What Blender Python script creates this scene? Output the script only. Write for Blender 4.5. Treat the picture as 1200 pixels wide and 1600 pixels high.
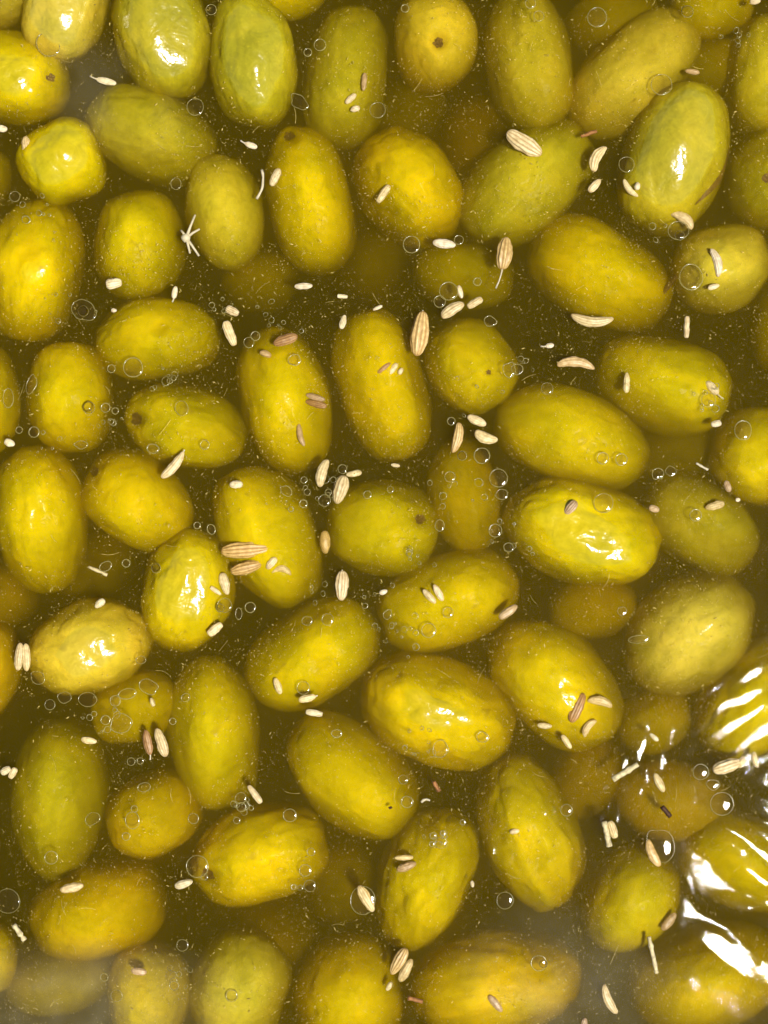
import bpy, math, random
import numpy as np
from mathutils import Vector, noise

random.seed(7); np.random.seed(7)
scene = bpy.context.scene
for o in list(bpy.data.objects):
    bpy.data.objects.remove(o)
COL = scene.collection

# ------------------------------------------------------------------ camera, sky, sun, exposure
S = 1.05e-4            # metres per photograph pixel at the brine surface (an olive is about 23 mm)
H = 0.30               # camera height above the brine
cam_d = bpy.data.cameras.new('camera')
cam = bpy.data.objects.new('camera', cam_d); COL.objects.link(cam)
cam.location = (0, 0, H)
cam_d.sensor_fit = 'VERTICAL'; cam_d.sensor_height = 24
cam_d.lens = 24 / (2 * (800 * S) / H)
cam_d.clip_start = 0.01; cam_d.clip_end = 50
cam_d.dof.use_dof = True; cam_d.dof.focus_distance = H + 0.0003; cam_d.dof.aperture_fstop = 2.1
scene.camera = cam

SUN_DIR = Vector((0.30, -0.205, 1.0)).normalized()
elev = math.asin(SUN_DIR.z); azim = math.atan2(SUN_DIR.x, SUN_DIR.y)
world = bpy.data.worlds.new('World'); scene.world = world; world.use_nodes = True
wn = world.node_tree.nodes; wl = world.node_tree.links
sky = wn.new('ShaderNodeTexSky'); sky.sky_type = 'NISHITA'; sky.sun_disc = False
sky.sun_elevation = elev; sky.sun_rotation = azim
wl.new(sky.outputs[0], wn['Background'].inputs[0]); wn['Background'].inputs[1].default_value = 0.05
sun_d = bpy.data.lights.new('sun', 'SUN'); sun_d.energy = 5.0; sun_d.angle = math.radians(8)
sun_d.color = (1.0, 0.95, 0.86)
sun = bpy.data.objects.new('sun', sun_d); COL.objects.link(sun)
sun.rotation_euler = SUN_DIR.to_track_quat('Z', 'Y').to_euler()
scene.view_settings.view_transform = 'Standard'; scene.view_settings.look = 'None'
scene.view_settings.gamma = 1; scene.view_settings.use_curve_mapping = False
scene.view_settings.exposure = 0.0
scene.cycles.transparent_max_bounces = 32
scene.cycles.max_bounces = 4; scene.cycles.volume_bounces = 1
scene.cycles.use_adaptive_sampling = True; scene.cycles.adaptive_threshold = 0.03; scene.cycles.adaptive_min_samples = 16
scene.cycles.use_denoising = True

# ------------------------------------------------------------------ helpers
def at(x, y, z=0.0):
    k = (H - z) / H
    return Vector(((x - 600) * S * k, (800 - y) * S * k, z))

def fbm(p, sc, octv=3):
    v = 0; a = 1
    for i in range(octv):
        v += a * noise.noise(p * sc); sc *= 2.1; a *= 0.5
    return v

def mesh_object(name, verts, faces, mat, parent=None, smooth=True):
    me = bpy.data.meshes.new(name)
    me.from_pydata([tuple(v) for v in verts], [], faces)
    if smooth:
        me.polygons.foreach_set('use_smooth', [True] * len(me.polygons))
    me.materials.append(mat); me.update()
    o = bpy.data.objects.new(name, me); COL.objects.link(o)
    if parent: o.parent = parent
    return o

def tag(o, label, cat, group=None):
    o['label'] = label; o['category'] = cat
    if group: o['group'] = group

def N(nt, kind, **kw):
    n = nt.nodes.new(kind)
    for k, v in kw.items():
        setattr(n, k, v)
    return n

def new_mat(name):
    m = bpy.data.materials.new(name); m.use_nodes = True
    return m, m.node_tree, m.node_tree.nodes['Principled BSDF']

def mix_color(nt, blend, fac, a, b):
    n = nt.nodes.new('ShaderNodeMix'); n.data_type = 'RGBA'; n.blend_type = blend
    for sock, v in ((n.inputs[0], fac), (n.inputs[6], a), (n.inputs[7], b)):
        if isinstance(v, (int, float)): sock.default_value = v
        elif isinstance(v, tuple): sock.default_value = (*v, 1)
        else: nt.links.new(v, sock)
    return n.outputs[2]

def ramp(nt, src, stops):
    r = nt.nodes.new('ShaderNodeValToRGB'); nt.links.new(src, r.inputs[0])
    while len(r.color_ramp.elements) < len(stops): r.color_ramp.elements.new(0.5)
    for e, (p, c) in zip(r.color_ramp.elements, stops):
        e.position = p; e.color = (c, c, c, 1) if isinstance(c, (int, float)) else (*c, 1)
    return r.outputs[0]

# ------------------------------------------------------------------ materials
def olive_material():
    m, nt, b = new_mat('olive_skin'); L = nt.links
    geo = N(nt, 'ShaderNodeNewGeometry'); info = N(nt, 'ShaderNodeObjectInfo')
    def tex(scale, detail=3, rough=.55, dist=0.0, vec=None):
        n = N(nt, 'ShaderNodeTexNoise'); n.inputs['Scale'].default_value = scale
        n.inputs['Detail'].default_value = detail; n.inputs['Roughness'].default_value = rough
        n.inputs['Distortion'].default_value = dist
        L.new(geo.outputs['Position'] if vec is None else vec, n.inputs['Vector']); return n.outputs[0]
    big = tex(110, 3, .6, .6)
    c = mix_color(nt, 'MULTIPLY', 1.0, info.outputs['Color'],
                  ramp(nt, big, [(.30, (.76, .79, .6)), (.5, (.96, .96, .96)), (.72, (1.2, 1.13, 1.1))]))
    streak = tex(420, 4, .65, 1.2)
    c = mix_color(nt, 'MULTIPLY', .4, c, ramp(nt, streak, [(.3, (.68, .66, .5)), (.52, (1.0, 1.0, 1)), (.72, (1.22, 1.22, 1.3))]))
    spot = N(nt, 'ShaderNodeTexVoronoi'); spot.inputs['Scale'].default_value = 900
    L.new(geo.outputs['Position'], spot.inputs['Vector'])
    pale = ramp(nt, spot.outputs['Distance'], [(.05, 1.0), (.20, 0.0)])
    pm = N(nt, 'ShaderNodeMath', operation='MULTIPLY'); L.new(pale, pm.inputs[0]); pm.inputs[1].default_value = .30
    c = mix_color(nt, 'MIX', pm.outputs[0], c, (.68, .55, .02))
    vein = tex(180, 3, .5, 2.2)
    vf = ramp(nt, vein, [(.44, 0.0), (.495, .12), (.55, 0.0)])
    c = mix_color(nt, 'MIX', vf, c, (.70, .57, .015))
    bru = tex(260, 2, .5, .8)
    bf = ramp(nt, bru, [(.68, 0.0), (.78, .4)])
    c = mix_color(nt, 'MIX', bf, c, (.22, .14, .02))
    L.new(c, b.inputs['Base Color'])
    b.inputs['Roughness'].default_value = .2
    # skin above the brine is wet against air; below it the index step almost vanishes
    sep = N(nt, 'ShaderNodeSeparateXYZ'); L.new(geo.outputs['Position'], sep.inputs[0])
    mr = N(nt, 'ShaderNodeMapRange'); L.new(sep.outputs['Z'], mr.inputs[0])
    mr.inputs[1].default_value = -.0002; mr.inputs[2].default_value = .0003
    mr.inputs[3].default_value = .012; mr.inputs[4].default_value = 1.0
    L.new(mr.outputs[0], b.inputs['Specular IOR Level'])
    # skin relief: broad folds, fine fuzz
    b1 = N(nt, 'ShaderNodeBump'); b1.inputs['Distance'].default_value = .0009; b1.inputs['Strength'].default_value = .4
    L.new(tex(260, 2, .5, .8), b1.inputs['Height'])
    b2 = N(nt, 'ShaderNodeBump'); b2.inputs['Distance'].default_value = .0002; b2.inputs['Strength'].default_value = .35
    L.new(tex(1300, 1, .6), b2.inputs['Height']); L.new(b1.outputs[0], b2.inputs['Normal'])
    L.new(b2.outputs[0], b.inputs['Normal'])
    return m

def plain(name, col, rough=.6, noise_sc=1500, var=.35, spec=.3, sss=0):
    m, nt, b = new_mat(name); L = nt.links
    geo = N(nt, 'ShaderNodeNewGeometry'); n = N(nt, 'ShaderNodeTexNoise')
    n.inputs['Scale'].default_value = noise_sc; n.inputs['Detail'].default_value = 3
    L.new(geo.outputs['Position'], n.inputs['Vector'])
    c = mix_color(nt, 'MULTIPLY', 1.0, col, ramp(nt, n.outputs[0], [(.3, 1 - var), (.7, 1 + var)]))
    L.new(c, b.inputs['Base Color']); b.inputs['Roughness'].default_value = rough
    b.inputs['Specular IOR Level'].default_value = spec
    return m

def seed_material():
    m, nt, b = new_mat('seed_husk'); L = nt.links
    info = N(nt, 'ShaderNodeObjectInfo'); at_ = N(nt, 'ShaderNodeAttribute'); at_.attribute_name = 'groove'
    geo = N(nt, 'ShaderNodeNewGeometry'); n = N(nt, 'ShaderNodeTexNoise')
    n.inputs['Scale'].default_value = 1400; n.inputs['Detail'].default_value = 4
    L.new(geo.outputs['Position'], n.inputs['Vector'])
    c = mix_color(nt, 'MULTIPLY', 1.0, info.outputs['Color'], ramp(nt, n.outputs[0], [(.3, (.72, .66, .55)), (.65, (1.08, 1.08, 1.08))]))
    dark = mix_color(nt, 'MULTIPLY', 1.0, info.outputs['Color'], (.42, .26, .12))
    c = mix_color(nt, 'MIX', at_.outputs['Fac'], c, dark)
    L.new(c, b.inputs['Base Color']); b.inputs['Roughness'].default_value = .42
    bp = N(nt, 'ShaderNodeBump'); bp.inputs['Distance'].default_value = .0001; bp.inputs['Strength'].default_value = .5
    L.new(n.outputs[0], bp.inputs['Height']); L.new(bp.outputs[0], b.inputs['Normal'])
    return m

def film_material(name, ior, rough, tint, veil=0.0, veil_col=(.8, .75, .5), bump=None):
    m = bpy.data.materials.new(name); m.use_nodes = True; nt = m.node_tree; L = nt.links
    nt.nodes.remove(nt.nodes['Principled BSDF']); out = nt.nodes['Material Output']
    tr = N(nt, 'ShaderNodeBsdfTransparent'); tr.inputs[0].default_value = (*tint, 1)
    gl = N(nt, 'ShaderNodeBsdfGlossy'); gl.inputs['Roughness'].default_value = rough
    fr = N(nt, 'ShaderNodeFresnel'); fr.inputs[0].default_value = ior
    if bump:
        geo = N(nt, 'ShaderNodeNewGeometry'); n = N(nt, 'ShaderNodeTexNoise')
        n.inputs['Scale'].default_value = bump[0]; n.inputs['Detail'].default_value = 3
        L.new(geo.outputs['Position'], n.inputs['Vector'])
        bp = N(nt, 'ShaderNodeBump'); bp.inputs['Distance'].default_value = bump[1]; bp.inputs['Strength'].default_value = 1
        L.new(n.outputs[0], bp.inputs['Height']); L.new(bp.outputs[0], gl.inputs['Normal'])
    mx = N(nt, 'ShaderNodeMixShader'); L.new(fr.outputs[0], mx.inputs[0])
    base = tr.outputs[0]
    if veil:
        df = N(nt, 'ShaderNodeBsdfDiffuse'); df.inputs[0].default_value = (*veil_col, 1)
        tl = N(nt, 'ShaderNodeBsdfTranslucent'); tl.inputs[0].default_value = (*veil_col, 1)
        m1 = N(nt, 'ShaderNodeMixShader'); m1.inputs[0].default_value = .3
        L.new(df.outputs[0], m1.inputs[1]); L.new(tl.outputs[0], m1.inputs[2])
        m2 = N(nt, 'ShaderNodeMixShader'); m2.inputs[0].default_value = veil
        L.new(tr.outputs[0], m2.inputs[1]); L.new(m1.outputs[0], m2.inputs[2]); base = m2.outputs[0]
    L.new(base, mx.inputs[1]); L.new(gl.outputs[0], mx.inputs[2]); L.new(mx.outputs[0], out.inputs['Surface'])
    return m

M_OLIVE = olive_material()
M_SCAR = plain('olive_scar', (.20, .115, .025), .7, 2500, .6)
M_CREASE = plain('olive_crease', (.22, .13, .02), .6)
M_SEED = seed_material()
M_STALK = plain('dry_stalk', (.62, .52, .28), .5)
M_PALE = plain('pale_stalk', (.62, .54, .34), .5, var=.15)
M_SPECK = plain('speck', (.60, .48, .13), .4, var=.5)
M_DARK = plain('dark_husk', (.06, .025, .01), .6)
M_RED = plain('reddish_husk', (.34, .15, .045), .6)
M_FLOOR = plain('container_floor', (.06, .05, .02), .6, 60)
M_OIL = film_material('oil_lens', 1.45, .03, (.99, .97, .86))
M_RIM = film_material('oil_rim', 1.45, .12, (1, 1, 1), veil=.28, veil_col=(.75, .66, .22))  # pale veil stands in for light refracted at the droplet edge
M_BRINE = film_material('brine', 1.33, .045, (1, 1, 1))
nt = M_BRINE.node_tree
ab = N(nt, 'ShaderNodeVolumeAbsorption'); ab.inputs[0].default_value = (.64, .54, .03, 1); ab.inputs['Density'].default_value = 205
sc_ = N(nt, 'ShaderNodeVolumeScatter'); sc_.inputs[0].default_value = (.97, .78, .012, 1); sc_.inputs['Density'].default_value = 76
sc_.inputs['Anisotropy'].default_value = .3
ad = N(nt, 'ShaderNodeAddShader'); nt.links.new(ab.outputs[0], ad.inputs[0]); nt.links.new(sc_.outputs[0], ad.inputs[1])
nt.links.new(ad.outputs[0], nt.nodes['Material Output'].inputs['Volume'])

# ------------------------------------------------------------------ setting: container floor and brine
DEPTH = 0.050; EXT = 0.30
fl = mesh_object('container_floor', [(-EXT * 1.1, -EXT * 1.1, -DEPTH - .0004), (EXT * 1.1, -EXT * 1.1, -DEPTH - .0004),
      (EXT * 1.1, EXT * 1.1, -DEPTH - .0004), (-EXT * 1.1, EXT * 1.1, -DEPTH - .0004)], [(0, 1, 2, 3)], M_FLOOR, smooth=False)
fl['kind'] = 'structure'; fl['label'] = 'dark floor of the container under the brine'

def bump_at(px, py, cx, cy, rx, ry, ang=0):
    c, s_ = math.cos(math.radians(ang)), math.sin(math.radians(ang))
    dx, dy = px - cx, -(py - cy)
    u = (dx * c + dy * s_) / rx; v = (-dx * s_ + dy * c) / ry
    return math.exp(-(u * u + v * v))

def surf(px, py):
    """height of the brine surface (m) at a photograph position"""
    h = .00003 * noise.noise(Vector((px * .012, py * .012, 1.3)))
    w = bump_at(px, py, 1195, 1375, 110, 120)
    if w > .01:       # strongly rumpled, draining film in the lower right
        c, s_ = math.cos(.55), math.sin(.55)
        wa = 22 * noise.noise(Vector((px * .011, py * .011, 9))); wb = 22 * noise.noise(Vector((px * .011, py * .011, 31)))
        a = (px * c + py * s_) + wa; b_ = (-px * s_ + py * c) + wb
        h += w * (.00062 * noise.noise(Vector((a * .007, b_ * .021, 4))) + .00010 * noise.noise(Vector((a * .018, b_ * .055, 8))) + .00003 * noise.noise(Vector((a * .05, b_ * .13, 12))))
    w = bump_at(px, py, 1165, 1110, 90, 80)
    if w > .01:       # fine parallel wrinkles above the olive on the right edge
        c, s_ = math.cos(.6), math.sin(.6)
        a = (px * c - py * s_); b_ = (px * s_ + py * c)
        h += w * .00008 * noise.noise(Vector((a * .016, b_ * .06, 7)))
    w = bump_at(px, py, 1020, 1470, 150, 160)
    if w > .01:
        h += w * .00005 * noise.noise(Vector((px * .030, py * .018, 2.2)))
    w = bump_at(px, py, 1010, 1150, 80, 80)
    if w > .01:
        h += w * .00006 * noise.noise(Vector((px * .04, py * .03, 5.2)))
    w = bump_at(px, py, 0, 1440, 45, 90)
    if w > .01:
        h += w * .0003 * noise.noise(Vector((px * .03, py * .03, 3.2)))
    for (gx, gy, gr, ga) in ((907, 835, 95, .00005), (690, 1110, 90, .00004), (700, 1330, 90, .00005), (830, 1300, 90, .00006), (880, 1040, 80, .00004), (960, 1200, 90, .00005), (140, 1010, 60, .00004)):
        w = bump_at(px, py, gx, gy, gr, gr)
        if w > .02: h += w * ga * noise.noise(Vector((px * .085, py * .05, gx)))
    w = bump_at(px, py, 760, 1330, 190, 150)
    if w > .01:
        h += w * .00005 * noise.noise(Vector((px * .05, py * .02, 6.2)))
    return h

xs = np.concatenate([np.linspace(-2250, -90, 10), np.arange(-60, 1262, 2.6), np.linspace(1290, 3450, 10)])
ys = np.concatenate([np.linspace(-2050, -90, 10), np.arange(-60, 1662, 2.6), np.linspace(1690, 3650, 10)])
nx, ny = len(xs), len(ys)
V = np.zeros((ny, nx, 3))
V[:, :, 0] = (xs[None, :] - 600) * S; V[:, :, 1] = (800 - ys[:, None]) * S
for j in range(ny):
    if -60 <= ys[j] <= 1662:
        for i in range(10, nx - 10):
            V[j, i, 2] = surf(xs[i], ys[j])
idx = np.arange(nx * ny).reshape(ny, nx)
q = np.stack([idx[1:, :-1], idx[1:, 1:], idx[:-1, 1:], idx[:-1, :-1]], -1).reshape(-1, 4)
ringi = np.concatenate([idx[0, :], idx[1:, -1], idx[-1, -2::-1], idx[-2:0:-1, 0]])
Vt = V.reshape(-1, 3); bot = Vt[ringi].copy(); bot[:, 2] = -DEPTH
n0 = len(Vt); nr = len(ringi)
side = [(int(ringi[k]), int(ringi[(k + 1) % nr]), n0 + (k + 1) % nr, n0 + k) for k in range(nr)]
brine = mesh_object('brine', np.concatenate([Vt, bot]).tolist(), q.tolist() + side + [tuple(n0 + k for k in range(nr))], M_BRINE)
for p in list(brine.data.polygons)[-(nr + 1):]: p.use_smooth = False
brine['kind'] = 'structure'; brine['label'] = 'murky yellow green brine filling the container'

# ------------------------------------------------------------------ olives
OGR = (.40, .342, .012); YEL = (.60, .458, .001); YGR = (.54, .43, .002); GRN = (.45, .378, .006); PAL = (.56, .45, .040)
TAN = (.60, .46, .024); ORA = (.59, .420, .003); HAZ = (.50, .415, .018)
# x, y, length, width, angle, top height mm, colour, options, reference phrase, rest of the label
O = [
 (104, 10, 178, 126, 75, 1.9, PAL, dict(), 'pale glinting olive on the top edge', 'second from the left corner'),
 (252, 45, 226, 148, 103, 2.2, OGR, dict(wr=.8), 'big green olive with bluish glints', 'third along the top edge'),
 (397, 92, 212, 134, 96, 1.9, OGR, dict(), 'glossy green olive below the top edge', 'with two white glints'),
 (540, 123, 226, 134, 81, -.9, OGR, dict(pinch=.04), 'straight sided green olive near the top', 'with three small seeds on it'),
 (680, 66, 150, 130, 88, -.3, TAN, dict(scar=(3, 14, 11, 1), pit=1), 'tan olive with a dark round hole', 'end on near the top edge'),
 (825, 95, 232, 136, 98, -1.3, HAZ, dict(), 'hazy upright olive near top right', 'reaching the top edge'),
 (990, 117, 238, 142, 41, -.6, PAL, dict(pinch=.07, dim=((15, -20, 26, .5),)), 'pinched yellow tan olive', 'slanting up to the right'),
 (1110, 8, 132, 108, 10, -2.5, YGR, dict(), 'small dim olive on top edge', 'above a pinched tan one'),
 (1196, 118, 192, 132, 82, -.8, HAZ, dict(), 'hazy pale olive at upper right edge', 'standing upright'),
 (15, 123, 190, 142, -12, .8, YGR, dict(scar=(72, 9, 9, 0)), 'olive with brown star scar', 'high on the left'),
 (97, 254, 132, 126, 20, 1.6, YGR, dict(nub=(50, 34, 26, 14)), 'small round olive with a side lobe', 'and bright curved glints near the left edge'),
 (237, 212, 206, 140, -26, -.4, OGR, dict(wr=1.3), 'brownish green olive under a thin film', 'upper left, slanting down to the right'),
 (2, 2, 100, 84, 30, -2.2, PAL, dict(), 'hazy olive in top left corner', 'mostly outside the picture'),
 (350, 332, 180, 124, 99, -.1, HAZ, dict(), 'dull pale olive with spiky stalk', 'in the upper left'),
 (484, 312, 234, 134, 104, -.5, YEL, dict(scar=(-30, -94, 12, 0), dim=((-28, -90, 24, .7),)), 'long yellow olive with scarred top', 'left of top centre'),
 (637, 292, 190, 150, 128, -.4, YEL, dict(nub=(60, 62, 26, 14), wr=1.3), 'plump yellow olive with a nipple tip', 'one seed lying on it'),
 (822, 290, 238, 150, 40, -.6, HAZ, dict(nub=(66, -84, 24, 10)), 'cloudy green slanting olive', 'slanting up right'),
 (1052, 247, 242, 160, 69, 2.4, OGR, dict(crease=1), 'wet olive with a brown side crease', 'and a large white glint, upper right'),
 (1207, 282, 165, 142, 80, -.5, OGR, dict(scar=(-22, 8, 9, 0)), 'dark scarred olive on right edge', 'in the upper right'),
 (55, 425, 224, 150, 78, .2, YEL, dict(dim=((6, -22, 24, .8),), wr=1.2), 'big dimpled olive at left edge', 'below the round lobed olive'),
 (218, 381, 170, 142, 92, -.2, YGR, dict(), 'short blunt yellow green olive', 'left of the spiky white stalk'),
 (-48, 280, 132, 122, 60, -2, YGR, dict(), 'sliver of olive at the left edge', 'beside the small round lobed olive'),
 (405, 438, 116, 98, 0, -7, YGR, dict(), 'dim sunken olive in upper left', 'a blurred patch in the brine'),
 (585, 412, 132, 112, 60, -10, YGR, dict(), 'nearly hidden olive near the centre', 'deep in the brine'),
 (725, 432, 158, 106, -8, -4.5, YGR, dict(), 'sunken olive behind the stalked seed', 'right of top centre, dim'),
 (937, 431, 238, 150, -29, -.9, YEL, dict(nub=(90, 25, 22, 8), stalk=1), 'smooth olive with a dark stalk stub', 'in the right upper half'),
 (1127, 418, 152, 136, 20, -.3, PAL, dict(), 'round pale olive near the right edge', 'under a large oil ring and a curved seed'),
 (1228, 512, 150, 118, 80, -4, YGR, dict(), 'dim olive edge at the right border', 'below the round pale olive'),
 (246, 530, 194, 126, 4, -.9, YGR, dict(dim=((10, -12, 22, 1.1),), wr=1.3), 'level olive with navel dimple', 'left of centre'),
 (110, 620, 172, 136, 92, -.4, YEL, dict(), 'egg shaped olive with a bubble', 'near the left edge, mid height'),
 (-26, 627, 178, 112, 92, -.8, YEL, dict(), 'narrow olive slice at left edge', 'left of the egg shaped one'),
 (292, 667, 188, 130, -16, -.7, YGR, dict(scar=(-74, -10, 13, 0), dim=((-72, -10, 20, .8),), wr=1.2), 'olive with a scarred left tip', 'a slim seed at its lower edge'),
 (445, 627, 234, 146, 103, -.3, YEL, dict(), 'tall olive with dark brown seed', 'left of centre'),
 (597, 603, 236, 138, 104, -.8, YEL, dict(pinch=.09, ex=.62), 'peanut waisted olive at centre', 'with three little seeds on its middle'),
 (733, 572, 158, 136, -55, -.8, YGR, dict(scar=(27, 14, 6, 0), radial=1), 'olive with a wrinkled pale stem end', 'right of centre'),
 (890, 683, 248, 146, -19, -.3, YGR, dict(), 'long smooth olive right of centre', 'reaching towards lower right, no seeds on it'),
 (1035, 600, 220, 146, -17, -.7, YGR, dict(taper=.14), 'lemon shaped olive pointing left', 'between two crescent seeds and the right edge'),
 (1182, 712, 152, 142, 60, -.3, YGR, dict(), 'olive cut by the right edge', 'at mid height'),
 (1093, 819, 194, 138, -30, -1.6, OGR, dict(), 'dull green olive near the right edge', 'below mid height, slanting down right'),
 (65, 810, 234, 142, 99, .1, YEL, dict(wr=1.2), 'tall bright olive on the left edge', 'with vertical wrinkles, mid height'),
 (217, 785, 188, 140, -38, -.4, YEL, dict(scar=(-64, -48, 11, 0),), 'smooth golden olive with corner scar', 'left of centre'),
 (293, 920, 192, 144, 76, 1.3, YGR, dict(wr=1.0), 'shiny olive with glinting upper end', 'left of the twin striped seeds'),
 (420, 840, 234, 150, 117, -.1, YEL, dict(), 'slanted olive under the twin striped seeds', 'left of centre'),
 (598, 825, 178, 146, -5, -.6, YGR, dict(scar=(57, -14, 11, 0), dim=((55, -12, 22, .6),)), 'olive with a purplish right scar', 'just below centre'),
 (725, 775, 178, 112, 100, -3.6, YEL, dict(), 'sunken dim olive right of centre', 'amid a cluster of oil rings'),
 (907, 830, 244, 160, -18, 1.1, YEL, dict(wr=1.2), 'brightest wet yellow olive', 'with fine glints, right of centre'),
 (1076, 989, 226, 166, 41, -.1, PAL, dict(dim=((20, 20, 60, .3),)), 'large pale smooth olive', 'slanting up right'),
 (700, 938, 226, 146, 20, -.5, YEL, dict(), 'olive bearing a pair of short seeds', 'below centre, tilted up right'),
 (490, 1020, 220, 150, 32, -.5, YEL, dict(), 'tilted olive below a pointed seed', 'below left of centre'),
 (140, 1012, 194, 140, 20, .9, TAN, dict(wr=1.0), 'tan streaked olive with one white glint', 'near the left edge, lower half'),
 (-28, 1045, 164, 124, 80, -.9, ORA, dict(), 'brownish orange olive at the left edge', 'beside a double ribbed seed'),
 (687, 1110, 242, 166, -21, .5, YEL, dict(wr=1.4, dim=((-10, -34, 24, .5),)), 'broad bright olive below centre', 'with a spark of light on it'),
 (866, 1068, 242, 158, -43, -.1, YEL, dict(wr=1.2), 'golden olive carrying several seeds', 'right of centre, lower half'),
 (212, 1104, 138, 112, 20, -2.6, YEL, dict(), 'sunken olive beneath chained rings', 'lower left'),
 (334, 1145, 236, 146, 98, -.6, YGR, dict(), 'tall green olive in the lower left', 'right of two upright seeds'),
 (1192, 1085, 250, 152, 42, -.3, YGR, dict(wr=1.5), 'olive under white ripple streaks', 'in the lower half'),
 (1022, 1126, 116, 96, 20, -5, YEL, dict(), 'dim little olive among short glints', 'between the golden and the pale large olives'),
 (95, 1247, 254, 152, 88, -1.2, GRN, dict(), 'longest hazy green olive at lower left', 'standing upright by the left edge'),
 (547, 1210, 230, 150, -44, -.5, YEL, dict(), 'slanted olive with a tiny black speck', 'below centre'),
 (240, 1270, 148, 134, 30, -1.0, ORA, dict(), 'small round orange yellow olive', 'in the lower left'),
 (827, 1297, 248, 150, 110, -.4, YGR, dict(wr=1.7), 'long wrinkled olive in the lower right', 'leaning left at its top'),
 (405, 1335, 218, 154, 16, -.4, YEL, dict(scar=(-75, 22, 14, 1), pit=1, wr=1.2), 'olive with a black end hole', 'beside a large oil ring, lower left'),
 (665, 1373, 226, 146, 68, -.3, YEL, dict(wr=1.9), 'knobbly wrinkled olive at lower centre', 'with two seeds and a foam patch'),
 (155, 1423, 218, 152, 18, -1.0, ORA, dict(), 'amber brown olive at lower left', 'one hazy seed on its top'),
 (985, 1405, 168, 142, 55, -.4, YGR, dict(), 'greenish olive beside the white reflections', 'lower right'),
 (1050, 1250, 182, 126, -10, -4.2, ORA, dict(), 'dim amber olive in the lower right', 'sunken between ripples'),
 (1162, 1345, 212, 150, -20, -1.6, YEL, dict(), 'yellow olive under the white ripple reflections', 'at the lower right edge'),
 (1105, 1525, 244, 168, 15, -2.0, YEL, dict(), 'blurred olive in bottom right corner', 'cut by the frame'),
 (772, 1535, 268, 168, 8, -.7, ORA, dict(wr=1.3), 'long amber olive on the bottom edge', 'right of centre'),
 (547, 1550, 184, 172, 85, -.7, YEL, dict(), 'wide round olive on the bottom edge', 'two stacked seeds at its corner'),
 (375, 1542, 188, 152, 80, -.4, PAL, dict(dim=((5, -40, 30, .5),)), 'pale domed olive on the bottom edge', 'left of centre'),
 (232, 1550, 154, 132, 90, -1.0, YEL, dict(), 'small yellow olive on the bottom edge', 'with a pinkish seed at its top'),
 (95, 1532, 172, 102, 10, -4.4, HAZ, dict(), 'murky olive in bottom left corner', 'barely visible'),
 (-22, 1497, 112, 100, 80, -1.0, YEL, dict(), 'yellow olive tip at lower left', 'beside a yellowish twig'),
 (2, 932, 112, 100, 20, -6, ORA, dict(), 'dim brown olive at the left edge', 'above the double ribbed seed'),
 (640, 178, 120, 104, 40, -9, YGR, dict(), 'shadowy deep olive near top centre', 'between brighter ones'),
 (742, 215, 128, 112, 70, -9, ORA, dict(), 'shadowy deep reddish olive', 'far down in the brine'),
 (925, 950, 138, 98, 10, -5.5, YEL, dict(), 'dim sunken olive under the brightest one', 'right of centre'),
 (535, 1375, 130, 110, 80, -8, YEL, dict(), 'deep dim olive at lower centre', 'left of the knobbly wrinkled olive'),
 (1050, 712, 130, 104, 20, -8, GRN, dict(), 'deep dim olive at right', 'near the right edge'),
 (455, -12, 118, 86, 10, -1.5, YGR, dict(), 'green olive rim at the top edge', 'between two upright olives'),
 (955, 32, 150, 100, 15, -6, YGR, dict(), 'dim deep olive along top', 'at the top'),
 (1112, 108, 110, 90, 30, -6.5, YGR, dict(), 'dim olive behind the wet creased one', 'at the upper right'),
 (915, 1215, 134, 108, 60, -6, ORA, dict(), 'deep amber olive at lower right', 'hardly visible'),
 (150, 885, 134, 108, 30, -9, YEL, dict(), 'deep shadowy olive under a green twig', 'left side, mid height'),
 (430, 1460, 130, 106, 10, -9, YEL, dict(), 'deep shadowy olive near the bottom', 'below the olive with the black hole'),
]
OL = []       # (x, y, half length, half width, angle, ref, ztop) for placing and naming the small things

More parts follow.
